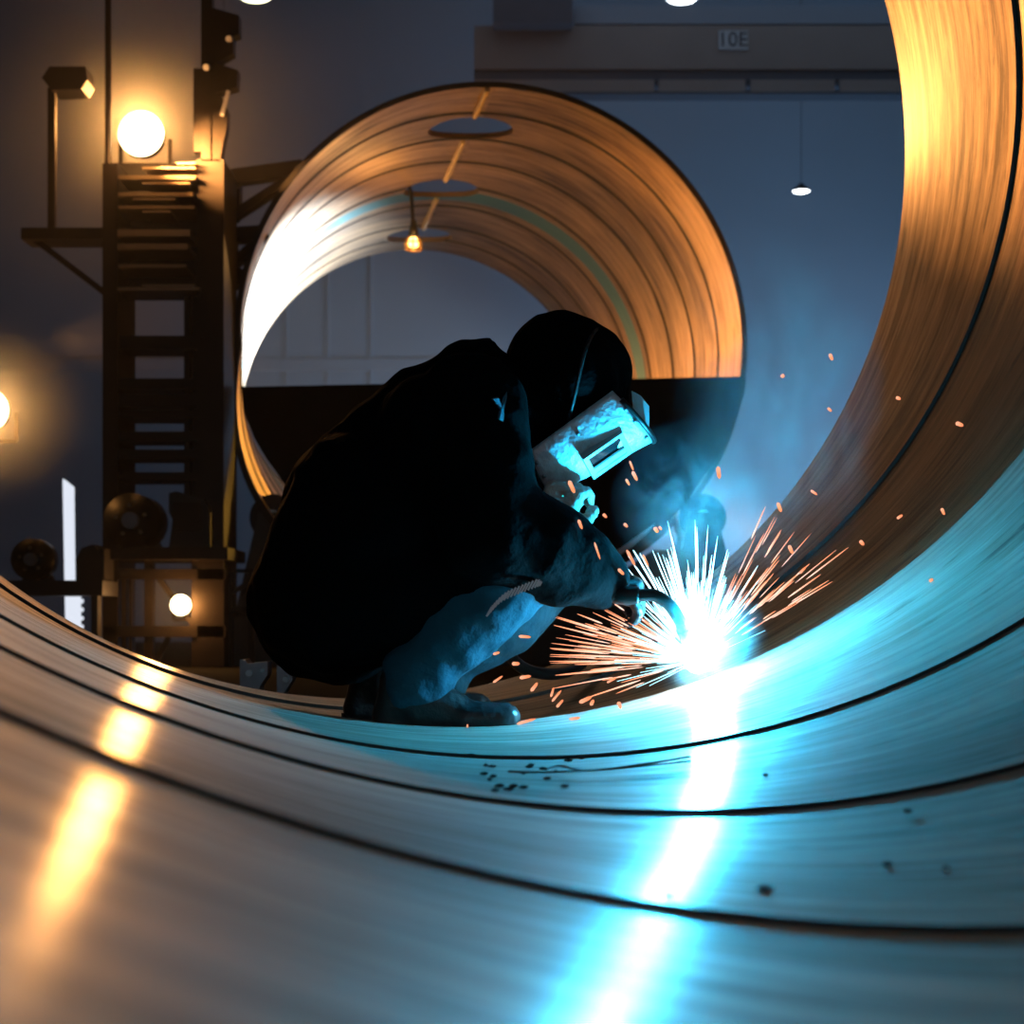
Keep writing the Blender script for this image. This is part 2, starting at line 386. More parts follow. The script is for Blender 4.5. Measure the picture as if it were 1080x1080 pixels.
# black sheet added as shade across the lower half of the far pipe's mouth
D = 11.05
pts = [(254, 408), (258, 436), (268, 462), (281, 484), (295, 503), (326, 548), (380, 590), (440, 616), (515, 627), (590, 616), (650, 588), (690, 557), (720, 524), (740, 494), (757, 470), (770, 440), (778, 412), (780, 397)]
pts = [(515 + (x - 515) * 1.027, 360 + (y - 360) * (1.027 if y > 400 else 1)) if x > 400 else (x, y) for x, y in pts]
bm = bmesh.new(); prism(bm, pts, D, .02); s = empty('shade_sheet', (-.1, 11.06, .2))
obj('front_shade', bm, M['sheet'], s)
bm = bmesh.new(); prism(bm, [(540 + F / 16.35 * (-.86 + 1.47 * math.cos(math.radians(a))), CY - F / 16.35 * (1.6865 + 1.47 * math.sin(math.radians(a)))) for a in range(197, 346, 4)], 16.35, .02); obj('light_blocker', bm, M['sheet'], s)  # unseen blocker at the far end, added to stop the white light
bm = bmesh.new(); prism(bm, [(629, 589), (645, 584), (662, 573), (678, 561), (691, 552), (682, 563), (666, 577), (650, 588), (634, 593)], 11.0, .012); obj('lit_rim_strip', bm, M['white'], s)['label'] = 'pale curved strip painted as the lit pipe rim'  # pale paint in place of light on the pipe rim
tag(s, 'black sheet added as shade over the lower half of the far pipe', 'sheet')

# turning-roll stand under the far pipe
st = empty('pipe_roller_stand', (-.1, 11.3, FZ), 'dark roller stand carrying the far pipe', 'roller stand')
bm = bmesh.new(); box(bm, (-1.75, 11.2, FZ), (1.55, 11.75, FZ + .24)); obj('base_beam', bm, M['darkp'], st)
for s_, px in ((1, 741), (-1, 288)):
    c = P(px, 546, 11.2); bm = bmesh.new(); cyl(bm, c + Vector((0, .2, 0)), (0, 1, 0), .14, .4, 40)
    bmesh.ops.bevel(bm, geom=[e for e in bm.edges if len(e.link_faces) == 2 and e.calc_face_angle() > .8], offset=.015, segments=2, affect='EDGES')
    rl = obj('roller', bm, M['rubber'], st, False)
    bm = bmesh.new(); cyl(bm, c + Vector((0, -.01, 0)), (0, 1, 0), .045, .06, 20); obj('hub', bm, M['steel'], rl)
    v = [(c.x - .24, FZ + .2), (c.x + .24, FZ + .2), (c.x + .08, c.z + .03), (c.x - .08, c.z + .03)]
    for y in (11.14, 11.66):
        bm = bmesh.new()
        f = [bm.verts.new((x, y, z)) for x, z in v]; g = [bm.verts.new((x, y + .04, z)) for x, z in v]
        bm.faces.new(f); bm.faces.new(g[::-1]); [bm.faces.new((f[(i + 1) % 4], f[i], g[i], g[(i + 1) % 4])) for i in range(4)]
        obj('bearing_bracket', bm, M['darkp'], st)
bm = bmesh.new(); prism(bm, [(560, 650), (600, 630), (650, 606), (690, 580), (720, 580), (790, 600), (790, 700), (560, 700)], 10.9, .06); obj('guard_plate', bm, M['darkp'], st)

# ------------------------------------------------------------------ manipulator tower on the left
D = 10.6
tw = empty('manipulator_tower', P(170, 700, D).xy.to_3d() + Vector((0, .3, FZ)), 'tall dark steel ladder-like tower carrying the floodlights at left', 'tower')
def part(name, m, parent, *fs, smooth=False):
    bm = bmesh.new()
    for f in fs: f(bm)
    return obj(name, bm, m, parent, smooth)
FB = CY + (-FZ) * F / (D + .2)   # image row of the floor at the tower
part('stile', M['dark'], tw, lambda b: pbox(b, 108, 172, 124, FB, D, .5))
part('stile', M['dark'], tw, lambda b: pbox(b, 208, 168, 236, FB, D, .5))
part('mast_pole', M['dark'], tw, lambda b: cyl(b, (P(110, 0, D).x, D + .1, (P(0, 172, D).z + P(0, -60, D).z) / 2), (0, 0, 1), .018, P(0, -60, D).z - P(0, 172, D).z, 12))
part('mast_pole', M['dark'], tw, lambda b: pbox(b, 212, -60, 224, 170, D, .08))
part('inner_post', M['dark'], tw, lambda b: pbox(b, 194, 312, 200, 545, D + .1, .2))
part('inner_post', M['dark'], tw, lambda b: pbox(b, 203, 312, 208, 545, D + .1, .2))
part('back_plate', M['darkp'], tw, lambda b: pbox(b, 120, 172, 212, 316, D + .35, .03))
for i, (y, h, x0, x1) in enumerate([(171, 2, 186, 207), (176, 2, 150, 206), (185, 4, 125, 206), (192, 2, 150, 200), (203, 4, 125, 203), (209, 2, 140, 185), (217, 3, 125, 205), (222, 2, 150, 180), (242, 5, 124, 200), (247, 2, 124, 200), (257, 6, 124, 198), (279, 3, 125, 196), (300, 2, 150, 205), (303, 3, 124, 210)]):
    part('slat', M['slat'], tw, lambda b: pbox(b, x0, y, x1, y + h, D - .05, .3))
for y0, y1 in ((354, 368), (399, 410), (416, 429), (433, 441), (455, 465), (474, 484), (498, 507)):
    part('rung', M['dark'], tw, lambda b: pbox(b, 122, y0, 208, y1, D + .05, .3))
# bracket teeth on the right-hand mast
part('bracket_plate', M['dark'], tw, lambda b: prism(b, [(224, 8), (252, 16), (252, 36), (246, 38), (246, 56), (228, 66), (222, 66)], D, .1), )
part('bracket_plate', M['dark'], tw, lambda b: prism(b, [(222, 64), (251, 74), (250, 92), (236, 96), (226, 98), (222, 98)], D, .1))
part('bracket_plate', M['dark'], tw, lambda b: prism(b, [(222, 98), (232, 98), (240, 116), (239, 134), (235, 152), (232, 170), (222, 170)], D, .1))
part('cable_guide', M['dark'], tw, lambda b: pbox(b, 204, 72, 213, 160, D + .05, .08))
part('glint_strip', M['white'], tw, lambda b: bar(b, P(241, 96, D - .02), P(234, 122, D - .02), .02, .02))['label'] = 'pale strip'
for px, py in ((242, 41), (218, 71)):
    part('bolt', M['white'], tw, lambda b: cyl(b, P(px, py, D - .01), (.2, 1, .3), .018, .03, 10))
# boom towards the far pipe
for n, (a, b_, w_) in enumerate((((232, 190), (330, 178), 15), ((232, 238), (330, 184), 9), ((232, 250), (280, 247), 15), ((232, 292), (285, 262), 9), ((232, 270), (285, 274), 10), ((232, 312), (275, 290), 12), ((250, 196), (250, 232), 8), ((246, 250), (246, 300), 8))):
    if b_[0] > 280 or b_[0] == 275 or b_[0] == 285: b_ = (516 - math.sqrt(267 ** 2 - (365 - b_[1]) ** 2) - w_ * .45, b_[1])
    part('boom_member', M['dark'], tw, lambda b: bar(b, P(*a, 11.4), P(*b_, 11.5), w_ / F * 11.5, .12))
# shelf bracket on the left
part('shelf_arm', M['dark'], tw, lambda b: pbox(b, 22, 240, 110, 252, D + .1, .25))
part('shelf_brace', M['dark'], tw, lambda b: bar(b, P(36, 252, D + .2), P(112, 310, D + .2), .035, .05))
part('shelf_post', M['dark'], tw, lambda b: pbox(b, 50, 92, 58, 241, D + .2, .05))
part('junction_box', M['darkp'], tw, lambda b: prism(b, [(44, 82), (52, 70), (90, 70), (92, 84), (86, 94), (54, 95)], D + .15, .2))
# lower frame
part('platform', M['dark'], tw, lambda b: pbox(b, 108, 577, 240, 590, D - .15, .7))
for x0, y0, x1, y1 in ((108, 600, 238, 611), (108, 660, 238, 672)):
    part('frame_rail', M['dark'], tw, lambda b: pbox(b, x0, y0, x1, y1, D, .1))
for x0, x1, y0 in ((152, 161, 588), (202, 210, 588), (128, 133, 600), (136, 139, 600)):
    part('frame_post', M['dark'], tw, lambda b: pbox(b, x0, y0, x1, FB, D + .02, .08))
part('frame_brace', M['dark'], tw, lambda b: bar(b, P(160, 600, D + .1), P(205, 660, D + .1), .03))
part('frame_brace', M['dark'], tw, lambda b: bar(b, P(178, 672, D + .1), P(162, FB, D + .1), .03))

def drum(name, px, py, r, D_, th, label, cat, base_py):
    c = P(px, py, D_); R_ = r / F * D_
    e = empty(name, (c.x, D_ + th / 2, P(px, base_py, D_).z), label, cat)
    bm = bmesh.new(); cyl(bm, c + Vector((0, th / 2, 0)), (0, 1, 0), R_, th, 40)
    bmesh.ops.bevel(bm, geom=[ed for ed in bm.edges if ed.calc_face_angle(0) > .8], offset=R_ * .18, segments=3, affect='EDGES'); obj('housing', bm, M['rubber'], e, True)
    bm = bmesh.new(); cyl(bm, c + Vector((0, -.012, 0)), (0, 1, 0), R_ * .3, .05, 20); obj('hub', bm, M['steel'], e)
    for k in range(5):
        a = k * 2 * PI / 5 + .4; bm = bmesh.new(); cyl(bm, c + Vector((math.cos(a) * R_ * .55, -.004, math.sin(a) * R_ * .55)), (0, 1, 0), R_ * .07, .03, 8); obj('bolt', bm, M['slat'], e)
    bm = bmesh.new(); z0 = P(px, base_py, D_).z; f = [(c.x - R_ * .8, z0), (c.x + R_ * .8, z0), (c.x + R_ * .3, c.z), (c.x - R_ * .3, c.z)]
    vv = [bm.verts.new((x, D_ + th, z)) for x, z in f] + [bm.verts.new((x, D_ + th + .04, z)) for x, z in f]
    for q in ((0, 1, 2, 3), (7, 6, 5, 4), (1, 0, 4, 5), (2, 1, 5, 6), (3, 2, 6, 7), (0, 3, 7, 4)): bm.faces.new([vv[i] for i in q])
    obj('mount', bm, M['darkp'], e); return e
drum('drive_motor', 138, 549, 29, D - .1, .3, 'round black motor on the tower platform above the small floodlight', 'motor', 577)
mc = empty('gear_box', P(205, 577, D) + Vector((0, .2, 0)), 'square black gear box on the tower platform right of the round motor', 'gearbox')
part('housing', M['darkp'], mc, lambda b: prism(b, [(178, 577), (182, 548), (178, 540), (178, 520), (186, 518), (214, 526), (222, 540), (222, 577)], D - .1, .4))
part('cover', M['dark'], mc, lambda b: pbox(b, 182, 530, 212, 560, D - .13, .03))

# shelf beam with wheel and white post left of the tower
bs = empty('side_bench', P(60, 700, 10.2).xy.to_3d() + Vector((0, 0, FZ)), 'low dark beam bench reaching left from the tower foot', 'bench')
part('bench_beam', M['darkp'], bs, lambda b: pbox(b, 8, 612, 108, 628, 10.1, .4))
for x in (20, 96):
    part('leg', M['darkp'], bs, lambda b: pbox(b, x, 628, x + 7, CY + .24 * F / 10.4, 10.2, .1))
drum('guide_wheel', 33, 590, 22, 10.15, .14, 'shiny black wheel standing on the low beam at the left edge', 'wheel', 612)
hm = bmesh.new(); prism(hm, [(80, 612), (80, 590), (86, 578), (98, 574), (104, 580), (110, 578), (110, 612)], 10.3, .25); tag(obj('covered_machine', hm, M['darkp']), 'humped dark machine cover on the low beam beside the tower', 'cover')
bm = bmesh.new(); prism(bm, [(66, 505), (76, 513), (77, 612), (79, 628), (79, 720), (70, 720), (68, 612)], 11.0, .06); tag(obj('glowing_post', bm, M['strip']), 'white upright post given its own glow, behind the low beam', 'glowing post')  # plain white post, made to glow though no lamp
rk = empty('white_rack', P(84, 715, 11.0) , 'short toothed rail given a glow beside the white post, below the beam', 'rail')
part('rail', M['strip'], rk, lambda b: pbox(b, 80, 626, 84, 710, 11.0, .04))  # plain rail, made to glow like the post
for y in range(632, 690, 9): part('tooth', M['strip'], rk, lambda b: pbox(b, 84, y, 87, y + 4, 11.0, .03))

# frame right of the tower, and clamps on the floor by the rim
fr = empty('cable_frame', P(256, 700, 10.9).xy.to_3d() + Vector((0, 0, FZ)), 'narrow dark frame between tower and welder\'s back', 'frame')
part('post', M['dark'], fr, lambda b: pbox(b, 239, 600, 244, CY + 44, 10.8, .1))
part('post', M['dark'], fr, lambda b: pbox(b, 262, 600, 266, CY + 44, 10.8, .1))
part('cross_bar', M['dark'], fr, lambda b: pbox(b, 238, 640, 268, 646, 10.8, .08))
part('cross_bar', M['dark'], fr, lambda b: pbox(b, 238, 600, 268, 604, 10.8, .08))
part('brace', M['dark'], fr, lambda b: bar(b, P(242, 628, 10.85), P(264, 612, 10.85), .025))
part('skirt_plate', M['darkp'], fr, lambda b: pbox(b, 236, 650, 300, CY + 44, 10.95, .05))
for (x0, x1, y0, lab) in ((253, 282, 696, 'grey steel clamp block on the floor by the pipe rim, nearer the tower'), (292, 308, 702, 'small grey steel clamp on the floor under the welder\'s seat')):
    Dq = 6.6; cb = empty('clamp_block', P((x0 + x1) / 2, 730, Dq).xy.to_3d() + Vector((0, .1, FZ)), lab, 'clamp')
    zb = CY + (-FZ) * F / Dq
    part('body', M['steel'], cb, lambda b: prism(b, [(x0, y0), (x0 + 6, y0), (x0 + 8, y0 + 4), (x1, y0 + 2), (x1, y0 + 16), (x1 - 8, y0 + 28), (x1 - 8, zb), (x0, zb)], Dq, .12))
    part('bolt', M['white'], cb, lambda b: cyl(b, P(x0 + 10, y0 + 14, Dq), (0, 1, 0), .012, .03, 12))
    part('bolt', M['white'], cb, lambda b: cyl(b, P(x1 - 5, y0 + 11, Dq), (0, 1, 0), .006, .03, 12))

# ------------------------------------------------------------------ lamps
def floodlight(px, py, r, D_, label):
    c = P(px, py, D_); R_ = r / F * D_
    e = empty('floodlight', c + Vector((0, .2, 0)), label, 'floodlight')
    bm = bmesh.new(); tube(bm, [c + Vector((0, .02 + .03 * i, 0)) for i in range(7)], [R_ * k for k in (1.02, 1.02, 1.0, .95, .8, .6, .45)], 28); obj('reflector', bm, M['dark'], e, True)
    bm = bmesh.new(); bmesh.ops.create_uvsphere(bm, u_segments=24, v_segments=12, radius=R_, matrix=Matrix.Translation(c + Vector((0, .02, 0))) @ Matrix.Diagonal((1, .35, 1, 1))); obj('lens', bm, M['lamp'], e, True)
    bm = bmesh.new(); bar(bm, c + Vector((-R_ * 1.1, .15, 0)), c + Vector((-R_ * 1.1, .15, -R_ * 1.4)), .02); bar(bm, c + Vector((R_ * 1.1, .15, 0)), c + Vector((R_ * 1.1, .15, -R_ * 1.4)), .02); bar(bm, c + Vector((-R_ * 1.1, .15, -R_ * 1.4)), c + Vector((R_ * 1.1, .15, -R_ * 1.4)), .02); obj('bracket', bm, M['dark'], e)
    return e
floodlight(148, 140, 24, 10.85, 'blazing large floodlight at the top of the tower ladder')
floodlight(190, 638, 11, 10.6, 'small bright floodlight low down inside the tower frame')
floodlight(-14, 432, 22, 10.85, 'amber floodlight glowing at the left edge of the view')

# hanging caged bulb in the far pipe
c = P(436, 256, 13.7)
hb = empty('hanging_bulb', c, 'small caged amber bulb hanging from a hole in the far pipe', 'lamp')
bm = bmesh.new(); tube(bm, smooth_pts([P(424, 184, 13.72), P(431, 194, 13.7), P(434, 210, 13.7), P(435, 226, 13.7), P(436, 240, 13.7)]), .014, 8); obj('cord', bm, M['rubber'], hb, True)
bm = bmesh.new(); tube(bm, [P(436, 232, 13.7), P(436, 240, 13.7), P(436, 249, 13.7)], [.018, .03, .04], 14); obj('socket', bm, M['rubber'], hb, True)
bm = bmesh.new(); bmesh.ops.create_uvsphere(bm, u_segments=16, v_segments=10, radius=.038, matrix=Matrix.Translation(P(436, 256, 13.7)) @ Matrix.Diagonal((1, 1, 1.2, 1))); obj('bulb', bm, M['bulb'], hb, True)
bm = bmesh.new()
for k in range(8):
    a = k * PI / 4; d = Vector((math.cos(a), math.sin(a), 0)); q = P(436, 256, 13.7)
    tube(bm, [q + d * .035 + Vector((0, 0, .05)), q + d * .058, q + d * .062 + Vector((0, 0, -.05))], .005, 6)
for z, r in ((.0, .058), (-.05, .062)):
    tube(bm, [P(436, 256, 13.7) + Vector((math.cos(k * PI / 10) * r, math.sin(k * PI / 10) * r, z)) for k in range(21)], .005, 6)
obj('cage', bm, M['cage'], hb, True)
light('hanging_bulb_light', 'POINT', P(436, 268, 13.5), 7, (1, .5, .15), .05)

# ------------------------------------------------------------------ overhead crane and high-bay lamps
D = 22.5
cr = empty('overhead_crane', P(760, 100, D), 'long brown overhead crane girder spanning the hall at the top', 'crane')
part('girder', M['girder'], cr, lambda b: pbox(b, 500, 27, 1300, 73, D, .5))
part('upper_rail', M['wall'], cr, lambda b: pbox(b, 606, 6, 1300, 25, D + .1, .4))
part('lower_flange', M['girder_dark'], cr, lambda b: pbox(b, 500, 73, 1300, 84, D + .04, .5))
for x0, x1 in ((500, 690), (695, 786), (792, 880), (886, 1000), (1006, 1120)):
    part('walkway_panel', M['girder'], cr, lambda b: pbox(b, x0, 84, x1, 96, D - .02, .06))
part('bottom_rail', M['girder_dark'], cr, lambda b: pbox(b, 480, 95, 1300, 99, D, .3))
part('hoist_trolley', M['girder_dark'], cr, lambda b: pbox(b, 520, -10, 604, 24, D - .3, .9))
sg = empty('number_sign', P(773, 42, D - .03), 'small pale sign reading 10E on the crane girder', 'sign')
part('plate', M['sign'], sg, lambda b: pbox(b, 758, 32, 789, 52, D - .03, .02))
fc = bpy.data.curves.new('lettering', 'FONT'); fc.body = '10E'; fc.size = .24; fc.extrude = .003; fc.align_x = 'CENTER'; fc.align_y = 'CENTER'
fo = bpy.data.objects.new('lettering', fc); COL.objects.link(fo); fo.rotation_euler = (PI / 2, 0, 0); fo.location = P(773, 42, D - .036)
bpy.context.view_layer.update()
fm = bpy.data.meshes.new_from_object(fo.evaluated_get(bpy.context.evaluated_depsgraph_get())); mwf = fo.matrix_world.copy(); bpy.data.objects.remove(fo)
fm.transform(mwf); fm.materials.clear(); link('lettering', fm, M['ink'], sg, False)

def highbay(px, py, rw, D_, m, label):
    c = P(px, py, D_); R_ = rw / F * D_
    e = empty('high_bay_lamp', c, label, 'lamp')
    bm = bmesh.new(); tube(bm, [c + Vector((0, 0, R_ * k)) for k in (.0, .25, .45, .8)], [R_ * 1.05, R_ * .95, R_ * .5, R_ * .3], 24); obj('shade', bm, M['dark'], e, True)
    bm = bmesh.new(); tube(bm, [c + Vector((0, 0, -.01)), c + Vector((0, 0, -R_ * .18)), c + Vector((0, 0, -R_ * .3))], [R_ * .98, R_ * .8, R_ * .4], 24); obj('diffuser', bm, m, e, True)
    bm = bmesh.new(); tube(bm, [c + Vector((0, 0, R_ * .8)), (c.x, c.y, 10)], .004, 6); obj('suspension_rod', bm, M['dark'], e)
    return e
highbay(719, -2, 16, 20, M['bay'], 'white high-bay lamp at the top edge over the crane')
highbay(269, -4, 17, 16, M['bayy'], 'yellowish high-bay lamp at the top edge above the tower')
highbay(845, 201, 9, 24.5, M['bay'], 'tiny white lamp in the haze right of the far pipe')
highbay(236, 213, 6, 18, M['bay'], 'tiny white lamp glinting beside the tower boom')

# ------------------------------------------------------------------ the welder
YP = 3.85
def W(px, py, dy=0.0): return P(px, py, YP) + Vector((0, dy, 0))
K = YP / F                                   # metres per pixel at the welder
def cap(a, ra, b, rb): return (W(*a), ra * K, W(*b), rb * K)
foot_y = YP - .17
pr = empty('person', Vector((W(450, 0).x, YP, pipe_z(W(450, 0).x, YP))), 'person squatting in black work clothes, bent over the torch and holding a welding shield', 'person')
# body, mostly hidden under the clothes
blob('body', [cap((350, 635), 60, (400, 550), 62), cap((400, 550), 62, (485, 450), 60), cap((485, 440), 45, (560, 410), 28),
              cap((588, 392), 46, (606, 412), 44), cap((625, 430), 20, (606, 440), 30), cap((636, 428), 5, (640, 432), 6),
              cap((350, 640, -.1), 45, (552, 595, -.14), 34), cap((552, 595, -.14), 30, (452, 700, -.14), 20), cap((350, 640, .1), 45, (562, 605, .16), 34), cap((562, 605, .16), 30, (465, 706, .16), 20),
              cap((485, 445, -.17), 34, (515, 560, -.22), 24), cap((515, 560, -.22), 24, (632, 613, -.12), 14),
              cap((500, 445, .17), 34, (545, 550, .2), 24), cap((545, 550, .2), 24, (592, 538, .12), 14)], M['skin'], pr, .012, 5)
blob('jacket', [cap((352, 630), 90, (353, 632), 90), cap((353, 630, -.08), 80, (420, 620, -.1), 76), cap((350, 634, .08), 84, (420, 620, .1), 76), cap((420, 612, -.1), 72, (520, 600, -.14), 52), cap((354, 622), 82, (354, 626), 84), cap((352, 622), 84, (398, 552), 104), cap((398, 552), 103, (462, 478), 93), cap((462, 478), 93, (500, 438), 72),
                cap((352, 622, -.07), 78, (400, 545, -.10), 92), cap((352, 622, .07), 78, (400, 545, .10), 92), cap((470, 470, -.14), 70, (470, 470, .14), 70),
                cap((498, 438, -.15), 52, (498, 438, .15), 52), cap((500, 400), 42, (509, 368), 14), cap((504, 385), 26, (516, 363), 8), cap((500, 405), 42, (525, 442), 46),
                cap((497, 442, -.17), 56, (510, 520, -.23), 52), cap((510, 520, -.23), 52, (522, 566, -.22), 56), cap((522, 562, -.22), 56, (590, 592, -.16), 46), cap((590, 592, -.16), 46, (632, 612, -.12), 28),
                cap((505, 442, .17), 50, (550, 545, .22), 44), cap((550, 545, .22), 44, (584, 540, .14), 26),
                cap((420, 590), 100, (470, 580), 70), cap((400, 640, -.1), 60, (520, 590, -.12), 52)], M['cloth'], pr, .011, 5, .010, 9)
blob('trousers', [cap((350, 636), 74, (352, 640), 76), cap((350, 630, -.08), 66, (552, 594, -.15), 44), cap((350, 634, .08), 66, (566, 604, .15), 44),
                  cap((556, 592, -.15), 45, (500, 645, -.15), 44), cap((500, 645, -.15), 44, (448, 702, -.15), 34), cap((448, 702, -.15), 36, (444, 716, -.15), 36),
                  cap((572, 604, .12), 44, (530, 645, .12), 46), cap((530, 645, .12), 46, (472, 694, .12), 32), cap((472, 690, .12), 32, (462, 712, .12), 34)], M['jeans'], pr, .010, 4, .009, 14)
# boots
def boot(xh, xt, yb, dy, name='boot'):
    """heel and toe column, sole row"""
    L_ = xt - xh
    x = lambda f: xh + f * L_
    rt = lambda q: q
    b = blob(name, [cap((x(.10), yb - 14, dy), 14, (x(.34), yb - 15, dy), 18), cap((x(.10), yb - 16, dy), 15, (x(.22), yb - 56, dy), 24), cap((x(.34), yb - 16, dy), 20, (x(.30), yb - 56, dy), 26),
                    cap((x(.34), yb - 17, dy), 20, (x(.62), yb - 16, dy), 19), cap((x(.62), yb - 16, dy - .012), 18, (x(.89), yb - 16, dy - .01), 16), cap((x(.62), yb - 16, dy + .012), 18, (x(.88), yb - 16, dy + .01), 16),
                    cap((x(.28), yb - 40, dy), 26, (x(.56), yb - 22, dy), 20)], M['leather'], pr, .007, 4, .003, 22)
    bm = bmesh.new(); n = 22; lo = []; hi = []
    for k in range(n):
        a = 2 * PI * k / n; px = x(.5) + math.cos(a) * L_ * .5; wd = 19 + 4 * math.cos(a); q = W(px, yb, dy) + Vector((0, math.sin(a) * wd * K, 0))
        lo.append(bm.verts.new(q + Vector((0, 0, 0)))); hi.append(bm.verts.new(q + Vector((0, 0, 10 * K))))
    bm.faces.new(lo[::-1]); bm.faces.new(hi); [bm.faces.new((lo[k], lo[(k + 1) % n], hi[(k + 1) % n], hi[k])) for k in range(n)]
    obj('sole', bm, M['rubber'], b, False)
    return b
boot(398, 550, 770, -.15); boot(354, 520, 765, .13)
# hood over the head, with its strap
hd = blob('hood', [cap((590, 385), 56, (612, 394), 54), cap((598, 400), 60, (606, 420), 56), cap((566, 410), 44, (600, 440), 50), cap((548, 420), 40, (520, 430), 40), cap((604, 430), 56, (618, 440), 46), cap((560, 440), 44, (580, 460), 34),
                   cap((548, 386), 12, (566, 370), 20), cap((606, 400, -.06), 46, (606, 410, .06), 46), cap((548, 440, -.05), 40, (548, 440, .05), 40)], M['hood'], pr, .009, 4, .006, 13)
bm = bmesh.new(); tube(bm, smooth_pts([W(629, 351, -.05), W(622, 362, -.10), W(613, 385, -.150), W(605, 420, -.148), W(598, 450, -.115)]), .004, 6); obj('strap', bm, M['leather'], hd, True)
# zip teeth and bright shirt folds on the jacket
bm = bmesh.new(); zp = smooth_pts([W(518, 646, -.255), W(532, 632, -.27), W(552, 623, -.27), W(570, 616, -.25)], 6)
for i, q in enumerate(zp): bar(bm, q + Vector((-.006, 0, -.009)), q + Vector((.004, 0, .009)), .0035, .006)
obj('zip', bm, M['zip'], pr)
def flap(pts, name, m):
    """small turned-out fold of cloth: (column, row, depth offset) corners"""
    bm = bmesh.new(); f = [bm.verts.new(W(*p)) for p in pts]; g = [bm.verts.new(v.co + Vector((-.004, .006, .002))) for v in f]; n = len(f)
    bm.faces.new(f); bm.faces.new(g[::-1]); [bm.faces.new((f[(i + 1) % n], f[i], g[i], g[(i + 1) % n])) for i in range(n)]
    bmesh.ops.recalc_face_normals(bm, faces=bm.faces[:]); return obj(name, bm, m, pr)
M['shirt'] = mat('blue_shirt_cloth', (.05, .11, .15), .9, bump=.4, bump_scale=40)
flap([(536, 424, -.23), (541, 436, -.21), (545, 458, -.20), (539, 464, -.24), (528, 459, -.30), (530, 449, -.29)], 'collar_fold', M['shirt'])
flap([(522, 441, -.32), (527, 438, -.30), (531, 448, -.29), (529, 450, -.31)], 'collar_fold', M['shirt'])

# hands: glove = palm, four fingers and thumb grown as one surface round what they hold
def glove(c, fwd, up, side, grip, m, name='glove'):
    """c palm centre; fwd = along the forearm, up = back of the hand, side = towards the index finger; grip = curl radius"""
    fwd, up, side = [Vector(v).normalized() for v in (fwd, up, side)]; c = Vector(c)
    prims = [(c - fwd * .055, .030, c - fwd * .02, .034), (c - fwd * .02 + side * .018, .024, c + fwd * .030 + side * .026, .018), (c - fwd * .02 - side * .018, .024, c + fwd * .024 - side * .026, .017),
             (c - fwd * .075, .036, c - fwd * .05, .032)]
    for k, (o_, l) in enumerate(((.031, .90), (.010, 1.0), (-.011, .94), (-.031, .76))):
        q = c + side * o_ + fwd * .03; pts = [q]; ang = .25
        for seg_ in (.040, .028, .022):
            ang += grip; d = fwd * math.cos(ang) - up * math.sin(ang); q = q + d * seg_ * l; pts.append(q)
        rr = (.0115, .0105, .0098, .0088)
        for i in range(3): prims.append((pts[i], rr[i], pts[i + 1], rr[i + 1]))
    t0 = c + side * .03 - fwd * .03 - up * .008; t1 = t0 + side * .028 + fwd * .026 - up * .012; t2 = t1 + fwd * .024 - up * .022 - side * .004; t3 = t2 - up * .02 - side * .014
    prims += [(t0, .016, t1, .0125), (t1, .0125, t2, .0115), (t2, .0115, t3, .0095)]
    return blob(name, prims, m, pr, .0042, 4, .0015, 60)
hand_r = W(650, 622, -.12)
glove(hand_r, (1, .15, -.22), (.2, -.55, .8), (.1, .85, .5), .72, M['leather'])
gl = glove(W(589, 536, -.11), (.35, .2, .9), (-.3, -.9, .25), (.8, -.3, -.3), .7, M['suede']); gl['label'] = 'pale suede glove'

# ------------------------------------------------------------------ hand-held welding shield
uw = (P(645, 424, YP) - P(556, 486, YP)); Lu = uw.length; uw.normalize()
vw = Vector((.56, 0, -.83)); vw = (vw - uw * vw.dot(uw)).normalized()
nw = uw.cross(vw); nw = nw if nw.y < 0 else -nw           # towards the viewer
sc = W(556, 486, -.035)                                  # chin end of the near edge
ws = empty('welding_shield', sc + uw * Lu * .5, 'worn bare metal welding shield with a dark window, held before the face', 'welding shield')
def shp(u, th, off=0.0):
    """point on the curved shield: u along it 0..1, th round it in degrees (0 = near edge, 90 = front of the face)"""
    r = (.088 + .028 * u) + off; t = math.radians(th)
    ctr = sc + uw * (u * Lu * (1.0 + .10 * math.sin(min(t, PI / 2)))) + uw * (-.012 * math.sin(t) * (1 - u))
    return ctr + nw * (r * .92 * math.cos(t)) + vw * (r * math.sin(t)) 
def shield_bm():
    bm = bmesh.new(); nu, na = 16, 40; g = {}
    for s_ in (0, 1):
        for i in range(nu + 1):
            for j in range(na + 1):
                g[s_, i, j] = bm.verts.new(shp(i / nu, -4 + 188 * j / na, -.003 * s_ + .0016 * noise.noise(Vector((i * .7, j * .6, 1)))))
    for s_ in (0, 1):
        for i in range(nu):
            for j in range(na):
                q = (g[s_, i, j], g[s_, i + 1, j], g[s_, i + 1, j + 1], g[s_, i, j + 1]); bm.faces.new(q if s_ else q[::-1])
    for i in range(nu):
        for j in (0, na): bm.faces.new((g[0, i, j], g[0, i + 1, j], g[1, i + 1, j], g[1, i, j]))
    for j in range(na):
        for i in (0, nu): bm.faces.new((g[0, i, j], g[0, i, j + 1], g[1, i, j + 1], g[1, i, j]))
    bmesh.ops.recalc_face_normals(bm, faces=bm.faces[:]); return bm
obj('shield_plate', shield_bm(), M['shield'], ws, True)
